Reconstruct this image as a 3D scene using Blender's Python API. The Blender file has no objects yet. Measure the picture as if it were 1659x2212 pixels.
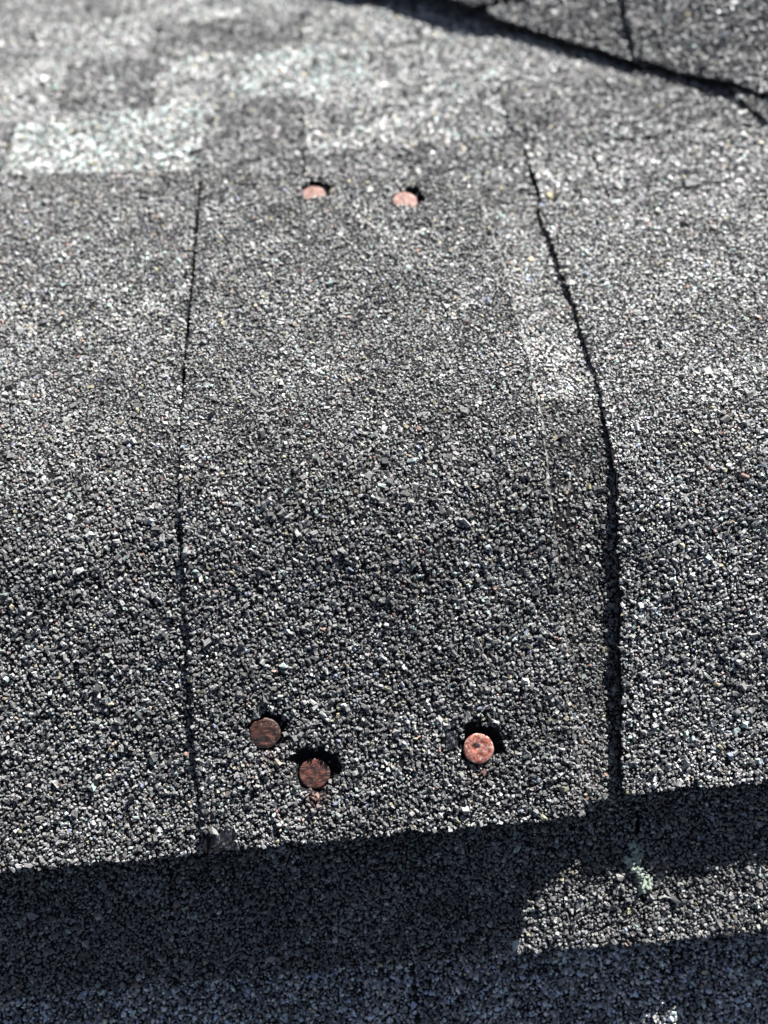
import bpy, math
import numpy as np

# ------------------------------------------------------------------ camera
SC = bpy.context.scene
COL = SC.collection
MM = 0.001
SLOPE = math.radians(18.4)          # pitch of both main slopes
RIDGE_R = 90.0                      # mm, radius of the bend over the ridge
CROSS = math.radians(13.27)         # pitch of the cross gable slope

from mathutils import Matrix, Vector
cd = bpy.data.cameras.new('camera')
cam = bpy.data.objects.new('camera', cd)
COL.objects.link(cam)
rt = Vector((0.9961947, -0.08402645, -0.02314474))
up = Vector((0.08715574, 0.96042673, 0.2645456))
fw = Vector((0.0, 0.26555612, -0.9640954))
m = Matrix((rt, up, -fw)).transposed().to_4x4()
m.translation = Vector((-0.00143185, -0.08135421, 0.23690175))
cam.matrix_world = m
cd.sensor_fit = 'VERTICAL'
cd.sensor_height = 36.0
cd.sensor_width = 27.0
cd.lens = 36.0 * 1700.0 / 2212.0
cd.clip_start = 0.005
cd.clip_end = 60.0
cd.dof.use_dof = True
cd.dof.focus_distance = 0.253
cd.dof.aperture_fstop = cd.lens / 5.4
SC.camera = cam

# ------------------------------------------------------------------ sky, sun, exposure
TO_SUN = Vector((1.88, 3.48, 2.213)).normalized()
world = bpy.data.worlds.new('World')
SC.world = world
world.use_nodes = True
nt = world.node_tree
bg = nt.nodes['Background']
sky = nt.nodes.new('ShaderNodeTexSky')
sky.sky_type = 'NISHITA'
sky.sun_disc = False
sky.sun_elevation = math.asin(TO_SUN.z)
sky.sun_rotation = math.atan2(TO_SUN.x, TO_SUN.y)
sky.air_density = 0.36        # very clear, dry air: a deep dark sky and hard shadows
sky.dust_density = 0.15
sky.ozone_density = 0.0
hs = nt.nodes.new('ShaderNodeHueSaturation')
hs.inputs['Saturation'].default_value = 0.7
nt.links.new(sky.outputs['Color'], hs.inputs['Color'])
nt.links.new(hs.outputs['Color'], bg.inputs['Color'])
bg.inputs['Strength'].default_value = 0.05
sd = bpy.data.lights.new('sun', 'SUN')
sd.energy = 5.0
sd.angle = math.radians(0.53)
sd.color = (1.0, 0.98, 0.945)
sun = bpy.data.objects.new('sun', sd)
COL.objects.link(sun)
sun.rotation_euler = (-TO_SUN).to_track_quat('-Z', 'Y').to_euler()
sun.location = (0.4, 0.8, 0.9)
vs = SC.view_settings
vs.view_transform = 'Standard'
vs.look = 'None'
vs.exposure = 1.8
vs.gamma = 1.0
vs.use_curve_mapping = False
SC.cycles.max_bounces = 5
SC.cycles.diffuse_bounces = 3


# ------------------------------------------------------------------ materials
def new_mat(name):
    mt = bpy.data.materials.new(name)
    mt.use_nodes = True
    n = mt.node_tree.nodes
    return mt, n, mt.node_tree.links, n['Principled BSDF']


def noise(n, l, scale, detail=3.0, rough=0.55, vec=None, dist=0.0):
    t = n.new('ShaderNodeTexNoise')
    t.inputs['Scale'].default_value = scale
    t.inputs['Detail'].default_value = detail
    t.inputs['Roughness'].default_value = rough
    t.inputs['Distortion'].default_value = dist
    if vec is not None:
        l.new(vec, t.inputs['Vector'])
    return t


def ramp(n, l, src, stops):
    r = n.new('ShaderNodeValToRGB')
    e = r.color_ramp.elements
    while len(e) < len(stops):
        e.new(0.5)
    for k, (p, c) in enumerate(stops):
        e[k].position = p
        e[k].color = (*c, 1.0)
    l.new(src, r.inputs['Fac'])
    return r


def coords(n, l, scale=(1, 1, 1), loc=(0, 0, 0)):
    tc = n.new('ShaderNodeTexCoord')
    mp = n.new('ShaderNodeMapping')
    mp.inputs['Scale'].default_value = scale
    mp.inputs['Location'].default_value = loc
    l.new(tc.outputs['Object'], mp.inputs['Vector'])
    return mp.outputs['Vector']


def granule_material():
    mt, n, l, b = new_mat('mineral_granules')
    at = n.new('ShaderNodeAttribute')
    at.attribute_name = 'tint'
    v = coords(n, l)
    t = noise(n, l, 1700.0, 2.0, 0.6, v)
    r = ramp(n, l, t.outputs['Fac'], [(0.25, (0.62, 0.62, 0.62)), (0.75, (1.3, 1.3, 1.3))])
    mx = n.new('ShaderNodeMix')
    mx.data_type = 'RGBA'
    mx.blend_type = 'MULTIPLY'
    mx.inputs['Factor'].default_value = 1.0
    l.new(at.outputs['Color'], mx.inputs['A'])
    l.new(r.outputs['Color'], mx.inputs['B'])
    l.new(mx.outputs['Result'], b.inputs['Base Color'])
    b.inputs['Roughness'].default_value = 0.58
    b.inputs['Specular IOR Level'].default_value = 0.35
    bp = n.new('ShaderNodeBump')
    bp.inputs['Strength'].default_value = 0.35
    bp.inputs['Distance'].default_value = 0.00012
    t2 = noise(n, l, 2600.0, 2.0, 0.6, v)
    l.new(t2.outputs['Fac'], bp.inputs['Height'])
    l.new(bp.outputs['Normal'], b.inputs['Normal'])
    return mt


def asphalt_material(name='asphalt', base=(0.006, 0.006, 0.007), hi=(0.022, 0.022, 0.024)):
    mt, n, l, b = new_mat(name)
    v = coords(n, l)
    t = noise(n, l, 900.0, 4.0, 0.65, v)
    r = ramp(n, l, t.outputs['Fac'], [(0.35, base), (0.75, hi)])
    l.new(r.outputs['Color'], b.inputs['Base Color'])
    b.inputs['Roughness'].default_value = 0.95
    b.inputs['Specular IOR Level'].default_value = 0.08
    bp = n.new('ShaderNodeBump')
    bp.inputs['Strength'].default_value = 0.6
    bp.inputs['Distance'].default_value = 0.0004
    l.new(t.outputs['Fac'], bp.inputs['Height'])
    l.new(bp.outputs['Normal'], b.inputs['Normal'])
    return mt


def fibre_material():
    mt, n, l, b = new_mat('frayed_glass_fibre_edge')
    v = coords(n, l)
    t = noise(n, l, 420.0, 4.0, 0.7, v)
    r = ramp(n, l, t.outputs['Fac'], [(0.38, (0.03, 0.03, 0.03)), (0.48, (0.10, 0.10, 0.097)), (0.64, (0.27, 0.265, 0.25))])
    l.new(r.outputs['Color'], b.inputs['Base Color'])
    b.inputs['Roughness'].default_value = 0.8
    return mt


def scuff_material():
    mt, n, l, b = new_mat('scuffed_bare_asphalt')
    v = coords(n, l, (1300.0, 220.0, 220.0))
    t = noise(n, l, 1.0, 5.0, 0.72, v, 1.2)
    r = ramp(n, l, t.outputs['Fac'], [(0.48, (0.010, 0.011, 0.013)), (0.58, (0.03, 0.031, 0.035)), (0.66, (0.22, 0.22, 0.24))])
    l.new(r.outputs['Color'], b.inputs['Base Color'])
    b.inputs['Roughness'].default_value = 0.55
    return mt


def rust_material(name, stops, seed, streak=(300, 900, 300), rough=0.6, scale=(0.012, 0.009, 0.009), bare=(0.25, 0.22, 0.21)):
    mt, n, l, b = new_mat(name)
    v = coords(n, l, streak, (seed, seed * 1.7, 0))
    t = noise(n, l, 1.0, 6.0, 0.6, v, 0.7)
    r = ramp(n, l, t.outputs['Fac'], stops)
    v2 = coords(n, l, (420, 420, 420), (seed * 2.3, seed, 0))
    t2 = noise(n, l, 1.0, 5.0, 0.65, v2, 0.4)          # dark scale in blotches
    f2 = ramp(n, l, t2.outputs['Fac'], [(0.52, (0, 0, 0)), (0.62, (0.85, 0.85, 0.85))])
    v3 = coords(n, l, (900, 1500, 900), (seed, seed * 3.1, 0))
    t3 = noise(n, l, 1.0, 4.0, 0.6, v3)                # worn through to dull metal
    f3 = ramp(n, l, t3.outputs['Fac'], [(0.60, (0, 0, 0)), (0.68, (0.8, 0.8, 0.8))])
    out = r.outputs['Color']
    for f, col in ((f2, scale), (f3, bare)):
        mx = n.new('ShaderNodeMix')
        mx.data_type = 'RGBA'
        l.new(f.outputs['Color'], mx.inputs['Factor'])
        l.new(out, mx.inputs['A'])
        mx.inputs['B'].default_value = (*col, 1)
        out = mx.outputs['Result']
    l.new(out, b.inputs['Base Color'])
    b.inputs['Roughness'].default_value = rough
    bp = n.new('ShaderNodeBump')
    bp.inputs['Strength'].default_value = 0.9
    bp.inputs['Distance'].default_value = 0.00016
    ad = n.new('ShaderNodeMath')
    l.new(t.outputs['Fac'], ad.inputs[0])
    l.new(t2.outputs['Fac'], ad.inputs[1])
    l.new(ad.outputs[0], bp.inputs['Height'])
    l.new(bp.outputs['Normal'], b.inputs['Normal'])
    return mt


def lichen_material():
    mt, n, l, b = new_mat('lichen')
    v = coords(n, l)
    t = noise(n, l, 500.0, 4.0, 0.6, v)
    r = ramp(n, l, t.outputs['Fac'], [(0.3, (0.13, 0.17, 0.14)), (0.55, (0.24, 0.29, 0.24)), (0.8, (0.34, 0.37, 0.28))])
    l.new(r.outputs['Color'], b.inputs['Base Color'])
    b.inputs['Roughness'].default_value = 0.9
    return mt


def deck_material():
    # the roof beyond the built shingles: granule speckle with fine relief
    mt, n, l, b = new_mat('weathered_roof_covering')
    v = coords(n, l)
    vo = n.new('ShaderNodeTexVoronoi')
    vo.inputs['Scale'].default_value = 700.0
    l.new(v, vo.inputs['Vector'])
    sep = n.new('ShaderNodeSeparateColor')
    l.new(vo.outputs['Color'], sep.inputs['Color'])
    r = ramp(n, l, sep.outputs['Red'], [(0.2, (0.03, 0.03, 0.033)), (0.6, (0.15, 0.15, 0.15)), (0.95, (0.4, 0.41, 0.4))])
    l.new(r.outputs['Color'], b.inputs['Base Color'])
    b.inputs['Roughness'].default_value = 0.8
    bp = n.new('ShaderNodeBump')
    bp.inputs['Strength'].default_value = 0.9
    bp.inputs['Distance'].default_value = 0.0006
    bp.invert = True
    l.new(vo.outputs['Distance'], bp.inputs['Height'])
    l.new(bp.outputs['Normal'], b.inputs['Normal'])
    return mt


M_GRAN = granule_material()
M_ASPH = asphalt_material()
M_FIBRE = fibre_material()
M_SCUFF = scuff_material()
M_LICHEN = lichen_material()
M_DECK = deck_material()
M_RUST_BROWN = rust_material('brown_rust', [(0.36, (0.006, 0.003, 0.003)), (0.46, (0.030, 0.011, 0.008)), (0.56, (0.085, 0.029, 0.018)), (0.68, (0.15, 0.09, 0.07))], 3.1, (260, 900, 300))
M_RUST_DARK = rust_material('dark_scaly_rust', [(0.36, (0.010, 0.006, 0.006)), (0.46, (0.04, 0.016, 0.013)), (0.56, (0.13, 0.038, 0.022)), (0.68, (0.12, 0.09, 0.08))], 7.7, (330, 1000, 300))
M_RUST_BRIGHT = rust_material('bright_orange_rust', [(0.34, (0.13, 0.022, 0.014)), (0.45, (0.24, 0.075, 0.05)), (0.55, (0.34, 0.165, 0.125)), (0.66, (0.5, 0.38, 0.35))], 1.3, (520, 700, 520), 0.55, (0.13, 0.03, 0.022), (0.48, 0.4, 0.38))
M_RUST_SHEEN = rust_material('rust_with_painted_sheen', [(0.34, (0.10, 0.045, 0.036)), (0.5, (0.20, 0.105, 0.085)), (0.72, (0.32, 0.235, 0.205))], 5.2, (300, 300, 300), 0.8, (0.10, 0.05, 0.04), (0.34, 0.28, 0.26))  # rust colour paled to paint in the sun's sheen on the far nails


# ------------------------------------------------------------------ roof surfaces (mm in, metres out)
SA, CA = math.sin(SLOPE), math.cos(SLOPE)
SB, CB = math.sin(CROSS), math.cos(CROSS)


def over_ridge(x, s, h):
    """x along the ridge, s arc length across it (minus = near side), h height above the cap level."""
    x, s, h = np.broadcast_arrays(np.asarray(x, float), np.asarray(s, float), np.asarray(h, float))
    lim = RIDGE_R * SLOPE
    th = np.clip(s, -lim, lim) / RIDGE_R
    rest = s - np.clip(s, -lim, lim)
    sn, cs = np.sin(th), np.cos(th)
    y = RIDGE_R * sn + rest * cs
    z = RIDGE_R * cs - RIDGE_R - rest * sn
    N = np.stack([np.zeros_like(sn), sn, cs], -1)
    T = np.stack([np.zeros_like(sn), cs, -sn], -1)
    P = np.stack([x, y, z], -1) + N * h[..., None]
    X = np.broadcast_to(np.array([1.0, 0, 0]), P.shape)
    return P * MM, N, X, T


def cross_z(x):
    return -65.2 + math.tan(CROSS) * (x - 191.4)


def on_cross(x, y, h):
    x, y, h = np.broadcast_arrays(np.asarray(x, float), np.asarray(y, float), np.asarray(h, float))
    N = np.broadcast_to(np.array([-SB, 0, CB]), x.shape + (3,))
    X = np.broadcast_to(np.array([CB, 0, SB]), x.shape + (3,))
    T = np.broadcast_to(np.array([0, 1.0, 0]), x.shape + (3,))
    P = np.stack([x, y, cross_z(x)], -1) + N * h[..., None]
    return P * MM, N, X, T


def wob(t, seed, amp, wl=30.0):
    r = np.random.RandomState(seed)
    t = np.asarray(t, float)
    o = np.zeros_like(t)
    for k in range(5):
        w = wl / (1.9 ** k) * r.uniform(0.8, 1.25)
        o = o + math.pow(0.62, k) * np.sin(2 * math.pi * t / w + r.uniform(0, 6.28))
    return o * amp * 0.6


def sstep(e0, e1, v):
    t = np.clip((v - e0) / (e1 - e0), 0, 1)
    return t * t * (3 - 2 * t)


def warp2(x, s, seed, amp, wl=60.0):
    return wob(x * 0.8 + s * 0.55, seed, amp, wl) + wob(x * -0.5 + s * 0.9, seed + 1, amp, wl * 0.7)


class Patch:
    """a shingle's outline in (x, s) with its top height; edges may wander"""

    def __init__(self, surf, xl, xr, s0, s1, top, thick, seed, ragged=0.35):
        self.surf, self.thick, self.seed = surf, thick, seed
        f = lambda v: (v if callable(v) else (lambda t, v=v: np.full_like(np.asarray(t, float), v)))
        xl, xr, s0, s1 = f(xl), f(xr), f(s0), f(s1)
        self.xl = lambda s: xl(s) + wob(s, seed, ragged)
        self.xr = lambda s: xr(s) + wob(s, seed + 11, ragged)
        self.s0 = lambda x: s0(x) + wob(x, seed + 23, ragged)
        self.s1 = lambda x: s1(x) + wob(x, seed + 37, ragged)
        self.top = top if callable(top) else (lambda x, s, v=top: np.full_like(np.asarray(x, float), v))

    def grid(self, nu, nv):
        u = np.linspace(0, 1, nu + 1)[None, :]
        v = np.linspace(0, 1, nv + 1)[:, None]
        xm = 0.5 * (self.xl(np.array(200.0)) + self.xr(np.array(200.0)))
        a0, a1 = float(self.s0(xm)), float(self.s1(xm))
        sg = a0 + (a1 - a0) * v
        x = self.xl(sg) * (1 - u) + self.xr(sg) * u
        s = self.s0(x) * (1 - v) + self.s1(x) * v
        return x, s

    def inside(self, x, s, mg=0.0):
        return (x > self.xl(s) + mg) & (x < self.xr(s) - mg) & (s > self.s0(x) + mg) & (s < self.s1(x) - mg)

    def bounds(self):
        x, s = self.grid(8, 8)
        return x.min() - 1, x.max() + 1, s.min() - 1, s.max() + 1


def link(o, parent=None, kind=None, label=None, cat=None, group=None):
    COL.objects.link(o)
    if parent is not None:
        o.parent = parent
    for k, v in (('kind', kind), ('label', label), ('category', cat), ('group', group)):
        if v:
            o[k] = v
    return o


def mesh_from(name, verts, loops, sizes, mats, mat_idx=None, smooth=False):
    me = bpy.data.meshes.new(name)
    nv, nl, nf = len(verts), len(loops), len(sizes)
    me.vertices.add(nv)
    me.vertices.foreach_set('co', np.ascontiguousarray(verts, np.float32).ravel())
    me.loops.add(nl)
    me.loops.foreach_set('vertex_index', np.ascontiguousarray(loops, np.int32))
    me.polygons.add(nf)
    st = np.zeros(nf, np.int32)
    st[1:] = np.cumsum(sizes)[:-1]
    me.polygons.foreach_set('loop_start', st)
    for mt in mats:
        me.materials.append(mt)
    if mat_idx is not None:
        me.polygons.foreach_set('material_index', np.ascontiguousarray(mat_idx, np.int32))
    me.polygons.foreach_set('use_smooth', np.full(nf, smooth, bool))
    me.update(calc_edges=True)
    return me


def slab(name, p, nu, nv, right_mat=None):
    x, s = p.grid(nu, nv)
    h = p.top(x, s)
    top = p.surf(x, s, h - 0.35)[0].reshape(-1, 3)
    bot = p.surf(x, s, h - p.thick)[0].reshape(-1, 3)
    n = (nu + 1) * (nv + 1)
    idx = np.arange(n).reshape(nv + 1, nu + 1)
    q = lambda a, b, c, d: np.stack([a.ravel(), b.ravel(), c.ravel(), d.ravel()], 1)
    F = [q(idx[:-1, :-1], idx[:-1, 1:], idx[1:, 1:], idx[1:, :-1]),
         q(idx[:-1, :-1], idx[1:, :-1], idx[1:, 1:], idx[:-1, 1:]) + n]
    F.append(q(idx[0, :-1] + n, idx[0, 1:] + n, idx[0, 1:], idx[0, :-1]))
    F.append(q(idx[-1, 1:] + n, idx[-1, :-1] + n, idx[-1, :-1], idx[-1, 1:]))
    F.append(q(idx[1:, 0] + n, idx[:-1, 0] + n, idx[:-1, 0], idx[1:, 0]))
    k0 = sum(len(f) for f in F)
    F.append(q(idx[:-1, -1] + n, idx[1:, -1] + n, idx[1:, -1], idx[:-1, -1]))
    F = np.concatenate(F)
    mi = np.zeros(len(F), np.int32)
    mats = [M_ASPH]
    if right_mat:
        mats.append(right_mat)
        mi[k0:] = 1
    me = mesh_from(name, np.concatenate([top, bot]), F.ravel(), np.full(len(F), 4), mats, mi)
    return bpy.data.objects.new(name, me)


# ------------------------------------------------------------------ granules
PALETTE = np.array([
    (0.045, 0.045, 0.047),   # 0 charcoal
    (0.085, 0.085, 0.087),   # 1 dark grey
    (0.140, 0.139, 0.137),   # 2 mid grey
    (0.200, 0.199, 0.195),   # 3 light grey
    (0.33, 0.328, 0.32),     # 4 pale grey
    (0.27, 0.33, 0.315),     # 5 pale green
    (0.25, 0.225, 0.155),    # 6 tan
    (0.25, 0.16, 0.135),     # 7 pink
    (0.19, 0.215, 0.28),     # 8 blue grey
])
BLEND = {
    'cap':    (0.03, 0.10, 0.42, 0.34, 0.07, 0.025, 0.015, 0.006, 0.01),
    'worn':   (0.03, 0.10, 0.38, 0.36, 0.09, 0.03, 0.015, 0.006, 0.01),
    'pale':   (0.00, 0.00, 0.10, 0.40, 0.50, 0.00, 0.00, 0.00, 0.00),
    'dark':   (0.22, 0.38, 0.27, 0.08, 0.02, 0.008, 0.008, 0.005, 0.012),
    'bluish': (0.20, 0.28, 0.18, 0.08, 0.08, 0.08, 0.01, 0.005, 0.12),
    'bright': (0.03, 0.07, 0.18, 0.24, 0.24, 0.22, 0.02, 0.00, 0.00),
    'light':  (0.06, 0.14, 0.28, 0.28, 0.18, 0.05, 0.01, 0.00, 0.00),
    'medium': (0.10, 0.26, 0.34, 0.20, 0.07, 0.02, 0.01, 0.00, 0.00),
    'shade':  (0.16, 0.34, 0.32, 0.13, 0.03, 0.01, 0.01, 0.00, 0.00),
}
BOX_V = np.array([(a, b, c) for a in (-1, 1) for b in (-1, 1) for c in (-1, 1)], float) * np.array([0.78, 0.66, 0.62])
BOX_Q = [(0, 1, 3, 2), (4, 6, 7, 5), (0, 4, 5, 1), (2, 3, 7, 6), (0, 2, 6, 4), (1, 5, 7, 3)]
BOX_F = np.array([f for q in BOX_Q for f in ((q[0], q[1], q[2]), (q[0], q[2], q[3]))])
OCT_V = np.array([(1, 0, 0), (-1, 0, 0), (0, 1, 0), (0, -1, 0), (0, 0, 1), (0, 0, -1)], float)
OCT_F = np.array([(0, 2, 4), (2, 1, 4), (1, 3, 4), (3, 0, 4), (2, 0, 5), (1, 2, 5), (3, 1, 5), (0, 3, 5)])


def granules(p, parent, blend, seed, spacing=1.08, keep=None, low=False, srange=None, gain=1.0, size=1.0, stain=None):
    r = np.random.RandomState(seed)
    x0, x1, s0, s1 = p.bounds()
    if srange:
        s0, s1 = max(s0, srange[0]), min(s1, srange[1])
    dy = spacing * 0.866
    ny, nx = int((s1 - s0) / dy) + 1, int((x1 - x0) / spacing) + 1
    gx, gy = np.meshgrid(np.arange(nx), np.arange(ny))
    x = x0 + (gx + 0.5 * (gy % 2)) * spacing
    s = s0 + gy * dy
    x = (x + r.normal(0, 0.30 * spacing, x.shape)).ravel()
    s = (s + r.normal(0, 0.30 * spacing, s.shape)).ravel()
    ok = p.inside(x, s, 0.1) & (r.rand(len(x)) > 0.06 + 0.12 * np.clip(warp2(x, s, seed + 9, 1.0, 14.0), 0, 1))
    if srange:
        ok &= (s >= srange[0]) & (s < srange[1])
    if keep is not None:
        ok &= keep(x, s)
    x, s = x[ok], s[ok]
    n = len(x)
    rad = spacing * np.clip(0.51 * np.exp(r.normal(0, 0.27, n)), 0.27, 1.0) * size
    if low:              # plainer stones have less body for the same reach
        rad *= 1.24
    else:
        rad *= 1.17
    big = r.rand(n) < 0.07
    rad[big] *= r.uniform(1.25, 1.6, big.sum())
    h = p.top(x, s)
    P, N, X, T = p.surf(x, s, h - 0.35 + rad * r.uniform(-0.35, 0.6, n))
    V0, F0 = (OCT_V, OCT_F) if low else (BOX_V, BOX_F)
    k = len(V0)
    if low:
        v = V0[None] * r.uniform(0.64, 1.28, (n, k, 1))
    else:                # crushed chips: skewed blocks, the top pulled in unevenly
        v = V0[None] * r.uniform(0.55, 1.3, (n, k, 3))
        v[:, 1::2, :2] *= r.uniform(0.45, 1.0, (n, 1, 2))
        v[:, 1::2, :2] += r.normal(0, 0.16, (n, 1, 2))
    vx, vy, vz = v[..., 0], v[..., 1], v[..., 2]
    if low:
        a = r.uniform(0, 6.283, n); b = r.uniform(0, 6.283, n)
        ca, sa, cb, sb = np.cos(a)[:, None], np.sin(a)[:, None], np.cos(b)[:, None], np.sin(b)[:, None]
        vx, vy = ca * vx - sa * vy, sa * vx + ca * vy
        vy, vz = cb * vy - sb * vz, sb * vy + cb * vz
    vx = vx * r.uniform(0.85, 1.5, (n, 1))
    vy = vy * r.uniform(0.75, 1.1, (n, 1))
    vz = vz * r.uniform(0.6, 1.0, (n, 1))
    t = r.normal(0, 0.36, n); ct, st = np.cos(t)[:, None], np.sin(t)[:, None]
    vx, vz = ct * vx - st * vz, st * vx + ct * vz
    t = r.normal(0, 0.36, n); ct, st = np.cos(t)[:, None], np.sin(t)[:, None]
    vy, vz = ct * vy - st * vz, st * vy + ct * vz
    a = r.uniform(0, 6.283, n); ca, sa = np.cos(a)[:, None], np.sin(a)[:, None]
    vx, vy = ca * vx - sa * vy, sa * vx + ca * vy
    rm = (rad * MM)[:, None]
    co = P[:, None, :] + (vx * rm)[..., None] * X[:, None, :] + (vy * rm)[..., None] * T[:, None, :] + (vz * rm)[..., None] * N[:, None, :]
    fc = (F0[None] + (np.arange(n) * k)[:, None, None]).reshape(-1)
    me = mesh_from('granules', co.reshape(-1, 3), fc, np.full(n * len(F0), 3), [M_GRAN])
    w = np.array(BLEND[blend]); w = w / w.sum()
    c = PALETTE[r.choice(len(PALETTE), n, p=w)] * np.exp(r.normal(0, 0.15, (n, 1))) * gain
    # slow drift of the mix across the shingle, as the colour blend and the dirt have it
    c = c * (1.0 + 0.16 * np.clip(warp2(x, s, seed + 5, 1.0, 45.0), -1.5, 1.5))[:, None]
    c = np.clip(c * (1 + r.normal(0, 0.02, (n, 3))), 0.01, 0.72)
    if stain is not None:
        f = stain(x, s)[:, None]
        c = c * (1 - f) + f * c * np.array([0.75, 0.42, 0.33])
    rgba = np.ones((n, k, 4), np.float32)
    rgba[..., :3] = c[:, None, :]
    at = me.color_attributes.new('tint', 'FLOAT_COLOR', 'POINT')
    at.data.foreach_set('color', rgba.ravel())
    o = bpy.data.objects.new('granules', me)
    return link(o, parent, 'stuff')


# ------------------------------------------------------------------ roof decks (the setting)
def deck(name, pts):
    me = bpy.data.meshes.new(name)
    k = len(pts)
    low = [(a, b, c - 0.02) for a, b, c in pts]
    me.from_pydata(list(pts) + low, [], [tuple(range(k)), tuple(range(2 * k - 1, k - 1, -1))] + [(i, i + k, (i + 1) % k + k, (i + 1) % k) for i in range(k)])
    me.materials.append(M_DECK)
    return link(bpy.data.objects.new(name, me), None, 'structure')


def rp(x, s, h):
    return tuple(over_ridge(x, s, h)[0])


near = deck('roof_near_slope', [rp(-900, -900, -26), rp(900, -900, -26), rp(900, -20, -26), rp(-900, -20, -26)])
far = deck('roof_far_slope', [rp(-900, 20, -24), rp(900, 20, -24), rp(900, 1200, -24), rp(-900, 1200, -24)])
cp = lambda x, y, h: tuple(on_cross(x, y, h)[0])
cross = deck('roof_cross_slope', [cp(-60, 365, -9), cp(900, -20, -9), cp(900, 1200, -9), cp(-60, 1200, -9)])


# ------------------------------------------------------------------ nail pits in the middle cap
#       nail x, s, pit centre x, s, radius, depth
PITS = [(-44.9, -82.0, -43.8, -81.4, 6.5, 2.4),
        (-30.7, -96.8, -29.9, -94.8, 8.0, 2.6),
        (21.9, -93.1, 22.7, -91.6, 7.4, 2.5),
        (-18.9, 137.1, -17.4, 139.6, 6.8, 2.6),
        (17.9, 127.8, 20.0, 129.8, 6.6, 2.6)]


def pit(x, s):
    d = np.zeros_like(x)
    for k, (nx, ns, cx, cs, rad, dep) in enumerate(PITS):
        ang = np.arctan2(s - cs, x - cx)
        rr = np.hypot(x - cx, s - cs) / (rad * (1 + 0.10 * np.sin(3 * ang + k) + 0.08 * np.sin(5 * ang + 2 * k) + 0.06 * np.sin(9 * ang + 3 * k)))
        d = np.maximum(d, dep * (1 - sstep(0.74, 1.05, rr)))
    return d


# ------------------------------------------------------------------ ridge caps
GC = 'ridge cap shingles'


def top_mid(x, s):
    return np.interp(x, [-68, 20, 54], [2.2, 1.2, 0.2]) + warp2(x, s, 301, 0.28, 70) - pit(x, s)


mid = Patch(over_ridge,
            lambda s: np.interp(s, [-120, -80, -17, 55, 160], [-67.5, -67.2, -64.6, -64.6, -65.2]),
            lambda s: np.interp(s, [-120, -90, -20, 30, 85, 140], [54.0, 52.7, 51.0, 52.0, 51.2, 46.8]),
            -118.3, lambda x: np.interp(x, [-66, 48], [158.5, 138.0]), top_mid, 2.9, 41)
o_mid = link(slab('ridge_cap_shingle', mid, 110, 240, M_FIBRE), None, None,
             'grey granule ridge cap holding all five rusty nails, lying on top of its neighbours', 'shingle', GC)
BARE = (-66.5, -56.5, -118.6, -112.2)     # scuffed corner without granules


def keep_mid(x, s):
    bare = (x < BARE[1] + wob(s, 77, 1.2, 6)) & (s < BARE[3] + wob(x, 78, 1.2, 7))
    scuff = np.hypot((x - 13.6) / 3.0, (s + 89.5) / 3.2) < 1.0 + wob(x + s, 79, 0.35, 4)
    inpit = pit(x, s) > 1.2
    few = np.random.RandomState(5).rand(len(x)) < 0.08
    return (~inpit | few) & ~bare & ~scuff


def rust_run(x, s):
    f = 0.0
    for nx, ns in ((-30.7, -96.8), (-44.9, -82.0), (21.9, -93.1)):
        f = np.maximum(f, (0.95 if nx == -30.7 else 0.4) * np.exp(-((x - nx - 0.3) / 3.4) ** 2 - ((s - ns + 7.0) / 3.6) ** 2))
    return f


def caps_granules(p, o, seed, keep, blend='cap', gain=1.0, stain=None):
    seen = lambda x, s: (x > -158 - 0.12 * np.maximum(s, 0)) & (x < 136 + 0.3 * np.maximum(s, 0)) & (keep(x, s) if keep else True)
    granules(p, o, blend, seed, 0.93, seen, srange=(-400, 60), gain=gain, stain=stain)
    granules(p, o, blend, seed + 1, 1.0, seen, low=True, srange=(60, 400), gain=gain * 1.15)


caps_granules(mid, o_mid, 1001, keep_mid, gain=0.93, stain=rust_run)

# frayed pale fibre along the cut edges of the middle cap
def frayed(xf, s0, s1, seed, width):
    w = lambda s: width * np.clip(0.55 + wob(s, seed + 3, 0.75, 17), 0.06, 1.3)
    q = Patch(over_ridge, lambda s: xf(s) - w(s), lambda s: xf(s) + 0.25, s0, s1,
              lambda x, s: mid.top(x, s) + 0.28 + wob(s, seed, 0.3, 5), 1.2, seed, 0.0)
    o = slab('frayed_edge', q, 2, int((s1 - s0) / 0.6))
    o.data.materials.clear()
    o.data.materials.append(M_FIBRE)
    link(o, o_mid)


frayed(mid.xr, -40, 136, 1005, 0.9)
frayed(mid.xr, -117.5, -94, 1007, 1.1)

# bare scuffed corner and the scrape beside the bright nail
def flake(name, p, x0, x1, s0, s1, dh, mat, parent, seed, nu=16, nv=12):
    q = Patch(p.surf, x0, x1, s0, s1, lambda x, s: p.top(x, s) + dh + warp2(x, s, seed, 0.12, 3.0), 0.5, seed, 0.9)
    me_o = slab(name, q, nu, nv)
    me_o.data.materials.clear()
    me_o.data.materials.append(mat)
    return link(me_o, parent)


flake('bare_patch', mid, BARE[0] + 0.3, BARE[1] + 0.6, BARE[2] + 0.7, BARE[3] + 0.6, 0.08, M_SCUFF, o_mid, 501)['label'] = 'bare scuffed corner without granules'
flake('bare_patch', mid, 11.6, 15.6, -92.0, -87.0, 0.2, M_SCUFF, o_mid, 502)

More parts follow.
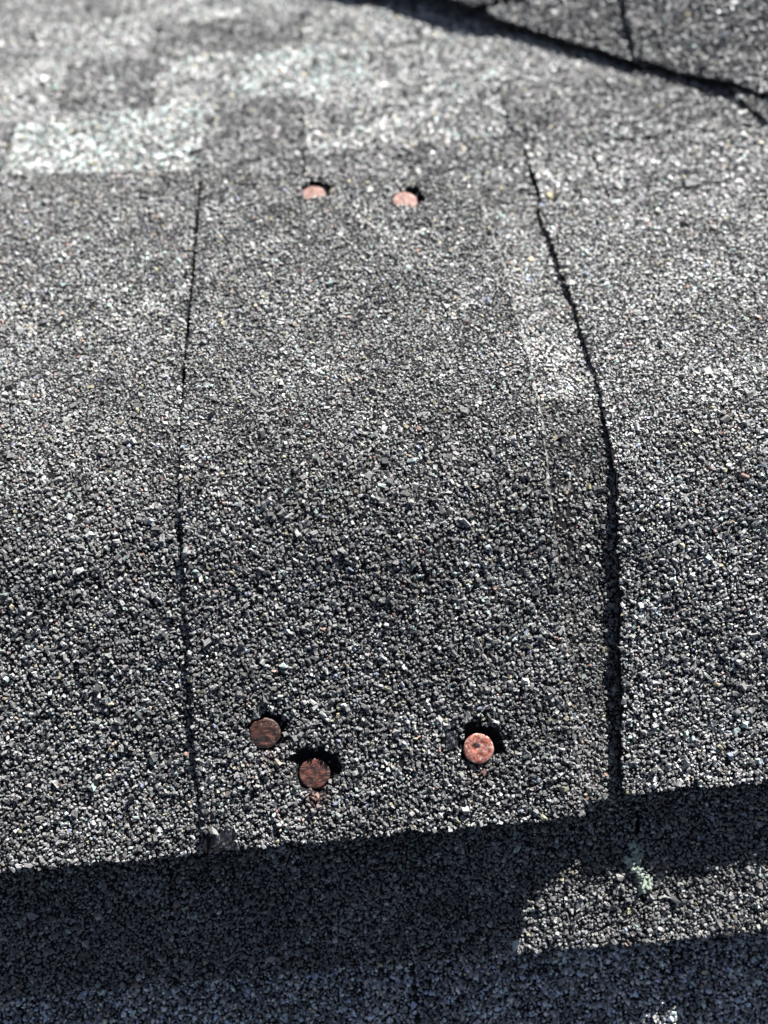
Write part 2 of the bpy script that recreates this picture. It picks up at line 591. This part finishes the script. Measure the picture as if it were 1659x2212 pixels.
left = Patch(over_ridge, -196.0, lambda s: np.interp(s, [-120, 15, 40, 160], [-63.5, -63.5, -66.0, -66.6]), -119.6, lambda x: np.interp(x, [-155, -66], [171.5, 161.0]),
             lambda x, s: 0.8 + warp2(x, s, 311, 0.3, 80), 7.4, 43)
o_left = link(slab('ridge_cap_shingle', left, 40, 100), None, None,
              'nail-free grey ridge cap left of the thin joint beside the nailed cap', 'shingle', GC)
caps_granules(left, o_left, 1011, None, 'cap', 0.97)

right = Patch(over_ridge, lambda s: np.interp(s, [-120, -66, -20, 20, 64, 126], [68.0, 71.0, 73.4, 74.2, 74.2, 71.4]), 205.0,
              -114.6, lambda x: np.interp(x, [71, 163], [125.5, 119.0]),
              lambda x, s: -5.0 + warp2(x, s, 321, 0.25, 80), 3.2, 45, 0.5)
o_right = link(slab('ridge_cap_shingle', right, 40, 100), None, None,
               'grey ridge cap right of the wide dark shadowed gap, darker towards its lower edge', 'shingle', GC)
caps_granules(right, o_right, 1021, None, 'worn', 1.25)


def top_under(x, s):
    t = np.clip((x - 53.0) / 13.0, 0, 1)
    return -3.3 - 4.6 * t - 0.6 * sstep(66, 69, x) * sstep(-50, -80, s) + 0.7 * sstep(-70, 10, s) * sstep(53, 60, x) + warp2(x, s, 331, 0.2, 50)


under = Patch(over_ridge, -50.0, 190.0, lambda x: np.interp(x, [66, 72], [-116.4, -118.8]), 122.0, top_under, 2.6, 47)
o_under = link(slab('ridge_cap_shingle', under, 110, 80), None, None,
               'narrow exposed strip of an underlying ridge cap beside the nailed cap and the dark gap', 'shingle', GC)
granules(under, o_under, 'worn', 1031, 0.96, lambda x, s: (x > 44) & ((x < 80) | (s < -110)) & (np.random.RandomState(3).rand(len(x)) > 0.5 * np.exp(-((s + 22) / 24.0) ** 2 - ((x - 55) / 7.0) ** 2)), srange=(-400, 20), gain=0.7)  # near side tinted darker; thinned stones bare dark asphalt to imitate shade
granules(under, o_under, 'worn', 1032, 0.98, lambda x, s: (x > 40) & (x < 80), low=True, srange=(20, 400), gain=1.5)  # far side tinted lighter, its sunlit look put into the colour


# ------------------------------------------------------------------ field shingles on the near slope
def field(p, parent, blend, seed, nu=40, nv=30, keep=None, low=False, spacing=0.98, gain=1.0, label=None, size=1.0):
    o = link(slab('shingle', p, nu, nv), parent, None, label)
    if low is None:      # fine stones where the sun reaches, plain ones in the shade
        granules(p, o, blend, seed, spacing, lambda x, s: keep(x, s) & (x > 15), gain=gain, size=size)
        granules(p, o, blend, seed + 50, spacing, lambda x, s: keep(x, s) & (x <= 15), low=True, gain=gain, size=size)
    else:
        granules(p, o, blend, seed, spacing, keep, low=low, gain=gain, size=size)
    return o


vis = lambda x, s: (s < -110) & (x > -166) & (x < 138)
c1_top = lambda x, s: -13.0 + warp2(x, s, 341, 0.22, 60)
for k, (xa, xb) in enumerate([(-240, -84.5), (-83.9, 74.2), (74.8, 240)]):
    field(Patch(over_ridge, xa, xb, -170.2, -60, c1_top, 4.8, 60 + 3 * k), near, 'cap', 1100 + k, keep=vis, gain=0.85, low=None if xb > 0 else True)
c2 = [(-260, -144.4, -22.0), (-143.4, -5.8, -21.6), (-4.8, 85.2, None), (86.4, 260, -23.9)]
for k, (xa, xb, hh) in enumerate(c2):
    tp = (lambda x, s, hh=hh: hh + warp2(x, s, 351, 0.2, 60)) if hh else (lambda x, s: -22.6 + 2.1 * sstep(66, 84, x) + warp2(x, s, 352, 0.15, 60))
    field(Patch(over_ridge, xa, xb, -262, -150, tp, 3.6, 80 + 3 * k), near, 'bluish', 1120 + k, keep=lambda x, s: (s < -162) & (s > -226) & (x > -170) & (x < 140), gain=2.3, low=True)


# ------------------------------------------------------------------ field shingles on the far slope
def tab(xa, xb, sa, sb, h, blend, seed, label=None):
    p = Patch(over_ridge, xa, xb, sa, sb, lambda x, s: h + warp2(x, s, seed, 0.2, 60), 5.0, seed, 0.45)
    field(p, far, blend, seed + 2000, 24, 16, low=True, spacing=1.24, label=label, gain={'bright': 1.8, 'light': 1.85, 'medium': 1.85, 'shade': 1.7}[blend],
          keep=lambda x, s: (x > -136 - 0.21 * s) & (x < 140 + 0.32 * s) & (s < 385))


sd = 400
for args in [
    # course next to the caps
    (-260, -163.5, 140, 232, -9.2, 'medium'), (-162.6, lambda s: np.interp(s, [188, 234], [-72.4, -64.0]), 140, 233, -9.6, 'bright'), (lambda s: np.interp(s, [188, 234], [-71.4, -63.0]), -24.0, 130, 234, -9.0, 'shade'),
    (-23.2, 73.4, 110, 182, -8.4, 'shade'), (-23.0, 70.6, 182.6, 235, -9.4, 'light'),
    (75.2, 102.5, 108, 172, -8.6, 'light'), (103.2, 260, 108, 171, -8.6, 'medium'), (71.6, 250, 172.4, 226, -9.2, 'shade'),
    # next course
    (-270, -146, 233, 287, -11.4, 'light'), (-145.2, -99, 234, 288, -11.2, 'shade'), (-98.2, lambda s: np.interp(s, [235, 282], [-64.0, -55.0]), 234.6, 284, -11.6, 'light'),
    (lambda s: np.interp(s, [235, 282], [-62.8, -53.8]), 11.2, 235.6, 280, -11.0, 'bright'), (12.0, 150, 236, 276, -11.4, 'light'), (71.6, 150, 227, 235.4, -11.2, 'medium'),
    # third
    (-290, -172, 288.6, 335, -13.4, 'medium'), (-171, -103, 288.8, 336, -13.2, 'light'), (-102, -23.4, 285, 327, -13.4, 'shade'),
    (-22.6, 39.2, 281, 326, -13.0, 'light'), (40, 140, 277, 326, -13.4, 'light'),
    # farthest
    (-310, -130, 336.5, 410, -15.2, 'medium'), (-129, -20, 328, 410, -15.4, 'light'), (-19, 90, 327, 410, -15.2, 'medium')]:
    sd += 3
    tab(*args, sd)
# the last shingle tucked under the valley, its cut edge running slantwise
edge = lambda s: np.interp(s, [120, 171.4, 199.5, 230], [196.0, 182.6, 175.3, 167.0])
p = Patch(over_ridge, edge, 262.0, 120, 215, lambda x, s: -7.0 + warp2(x, s, 399, 0.3, 40), 3.4, 398, 0.6)
field(p, far, 'worn', 2600, 24, 20, low=True, spacing=1.2, label='slantwise cut shingle by the valley')


# ------------------------------------------------------------------ cross gable slope, cut along the valley
vy = lambda x: 185.3 - (x - 191.4) * 0.7087 + np.interp(x, [20, 75, 140, 190], [16.0, 4.0, -4.0, -7.0])


def cross_tab(xa, xb, ya, yb, h, blend, seed, spacing=1.24, th=4.5):
    p = Patch(on_cross, xa, xb, ya, yb, h, th, seed, 0.8)
    field(p, cross, blend, seed + 3000, 30, 30, low=True, spacing=spacing, keep=lambda x, y: (y < 350 - 0.2 * (x - 30)) & (x < 265), gain=1.7)


lift = lambda x, y, base, amp, sdd: base + amp * np.exp(-np.clip(y - vy(x), 0, 200) / 14.0) * (0.75 + wob(x, sdd, 0.35, 45)) + warp2(x, y, sdd, 0.25, 50)
cross_tab(139.5, 330, vy, 520, lambda x, y: lift(x, y, 3.8, 1.3 + 2.4 * sstep(150, 195, x), 611), 'shade', 611)
cross_tab(76.5, 146, vy, 275.0, lambda x, y: lift(x, y, 1.4, 1.4, 621), 'shade', 621)
cross_tab(-20, 146, lambda x: np.maximum(vy(x), 277.2), 520, lambda x, y: lift(x, y, 3.2, 0.9, 631), 'medium', 631)


# ------------------------------------------------------------------ nails
def nail(x, s, h, mat, rad, label, tilt=(0, 0), dimple=None, seed=0):
    nr, na = 9, 40
    r = np.random.RandomState(seed)
    V, F = [], []
    def z(px, py):
        q = math.hypot(px, py) / rad
        o = 0.10 * math.sin(px * 1.7 + seed) * math.sin(py * 1.3 + 2 * seed) - 0.18 * max(0, (q - 0.82) / 0.18) ** 2
        if dimple:
            dd = math.hypot(px - dimple[0], py - dimple[1]) / dimple[2]
            if dd < 1.35:
                o += -dimple[3] * max(0.0, 1 - dd * dd) + 0.12 * math.exp(-((dd - 1.1) / 0.2) ** 2)
        return o
    V.append((0, 0, z(0, 0)))
    for i in range(1, nr + 1):
        for j in range(na):
            t = 2 * math.pi * j / na
            q = rad * (i / nr) ** 0.85 * (1 + (0.018 * math.sin(2 * t + seed) + 0.012 * math.sin(5 * t + seed)) * (i / nr))
            V.append((q * math.cos(t), q * math.sin(t), z(q * math.cos(t), q * math.sin(t))))
    for j in range(na):
        F.append((0, 1 + j, 1 + (j + 1) % na))
    rows = [[1 + i * na + j for j in range(na)] for i in range(nr)]
    for q, zz in ((rad * 1.0, -0.75), (rad * 0.93, -1.15), (1.9, -1.3), (1.55, -2.2), (1.55, -26.0)):
        rows.append([len(V) + j for j in range(na)])
        V += [(q * math.cos(2 * math.pi * j / na), q * math.sin(2 * math.pi * j / na), zz) for j in range(na)]
    for a, b in zip(rows[:-1], rows[1:]):
        for j in range(na):
            F.append((a[j], b[j], b[(j + 1) % na], a[(j + 1) % na]))
    tip = len(V)
    V.append((0, 0, -30.0))
    F += [(rows[-1][j], tip, rows[-1][(j + 1) % na]) for j in range(na)]
    me = bpy.data.meshes.new('nail')
    me.from_pydata([(a * MM, b * MM, c * MM) for a, b, c in V], [], F)
    me.materials.append(mat)
    for pl in me.polygons:
        pl.use_smooth = True
    o = bpy.data.objects.new('roofing_nail', me)
    P, N, X, T = over_ridge(x, s, h)
    mw = Matrix((Vector(X), Vector(T), Vector(N))).transposed().to_4x4()
    mw = Matrix.Translation(Vector(P)) @ mw @ Matrix.Rotation(math.radians(tilt[0]), 4, 'X') @ Matrix.Rotation(math.radians(tilt[1]), 4, 'Y')
    o.matrix_world = mw
    return link(o, None, None, label, 'nail', 'roofing nails in the middle ridge cap')


nail(-44.9, -82.0, 1.9, M_RUST_BROWN, 4.9, 'evenly dark brown rusty nail head, upper of the two close together', (1, 2), None, 1)
nail(-30.7, -96.8, 0.5, M_RUST_DARK, 4.9, 'sunken dark rusty nail half in shadow below a black hole, lowest of all nails', (-3, 2), None, 2)
nail(21.9, -93.1, 1.3, M_RUST_BRIGHT, 4.8, 'bright orange nail head with a dark dimple, alone at the lower right', (-3, 4), (-0.8, 0.4, 1.6, 0.5), 3)
nail(-18.9, 137.1, 0.4, M_RUST_SHEEN, 5.0, 'blurred pale pink nail across the ridge, left one of the far pair', (6, 0), None, 4)
nail(17.9, 127.8, 0.4, M_RUST_SHEEN, 5.0, 'blurred pale pink nail across the ridge, right one of the far pair', (7, 6), None, 5)


# ------------------------------------------------------------------ lichen
def lichen():
    r = np.random.RandomState(9)
    V, F = [], []
    path = [(71.8, -135.2), (73.6, -137.4), (72.0, -139.6), (73.8, -140.4), (71.2, -142.2), (74.2, -143.8), (74.9, -147.0), (75.3, -149.4), (73.6, -151.0), (76.2, -150.2)]
    spots = []
    for (a, b) in path:
        for k in range(4):
            spots.append((a + r.normal(0, 0.75), b + r.normal(0, 0.8), r.uniform(0.8, 1.7)))
    for (a, b, q) in spots:
        na = 11
        hb = float(c1_top(np.array(a), np.array(b))) + r.uniform(0.4, 1.1)
        base = len(V)
        ph = r.uniform(0, 6.28)
        tx, ts = r.normal(0, 0.22), r.normal(0, 0.22)
        rad = [q * (0.75 + 0.35 * math.sin(3 * (2 * math.pi * j / na) + ph) + r.uniform(-0.2, 0.25)) for j in range(na)]
        for lev, dz in ((0, 0.0), (1, -0.22)):
            V.append(tuple(over_ridge(a, b, hb + 0.22 + dz)[0]))
            for j in range(na):
                t = 2 * math.pi * j / na
                px, ps = rad[j] * math.cos(t), rad[j] * math.sin(t)
                V.append(tuple(over_ridge(a + px, b + ps, hb + dz + tx * px + ts * ps + 0.12 * math.sin(4 * t))[0]))
        n1 = base + na + 1
        for j in range(na):
            j2 = (j + 1) % na
            F.append((base, base + 1 + j, base + 1 + j2))
            F.append((n1, n1 + 1 + j2, n1 + 1 + j))
            F.append((base + 1 + j, n1 + 1 + j, n1 + 1 + j2, base + 1 + j2))
    me = bpy.data.meshes.new('lichen')
    me.from_pydata(V, [], F)
    me.materials.append(M_LICHEN)
    return link(bpy.data.objects.new('lichen', me), None, None, 'pale green crusty lichen at the shadow edge on the lower shingle', 'lichen')


lichen()
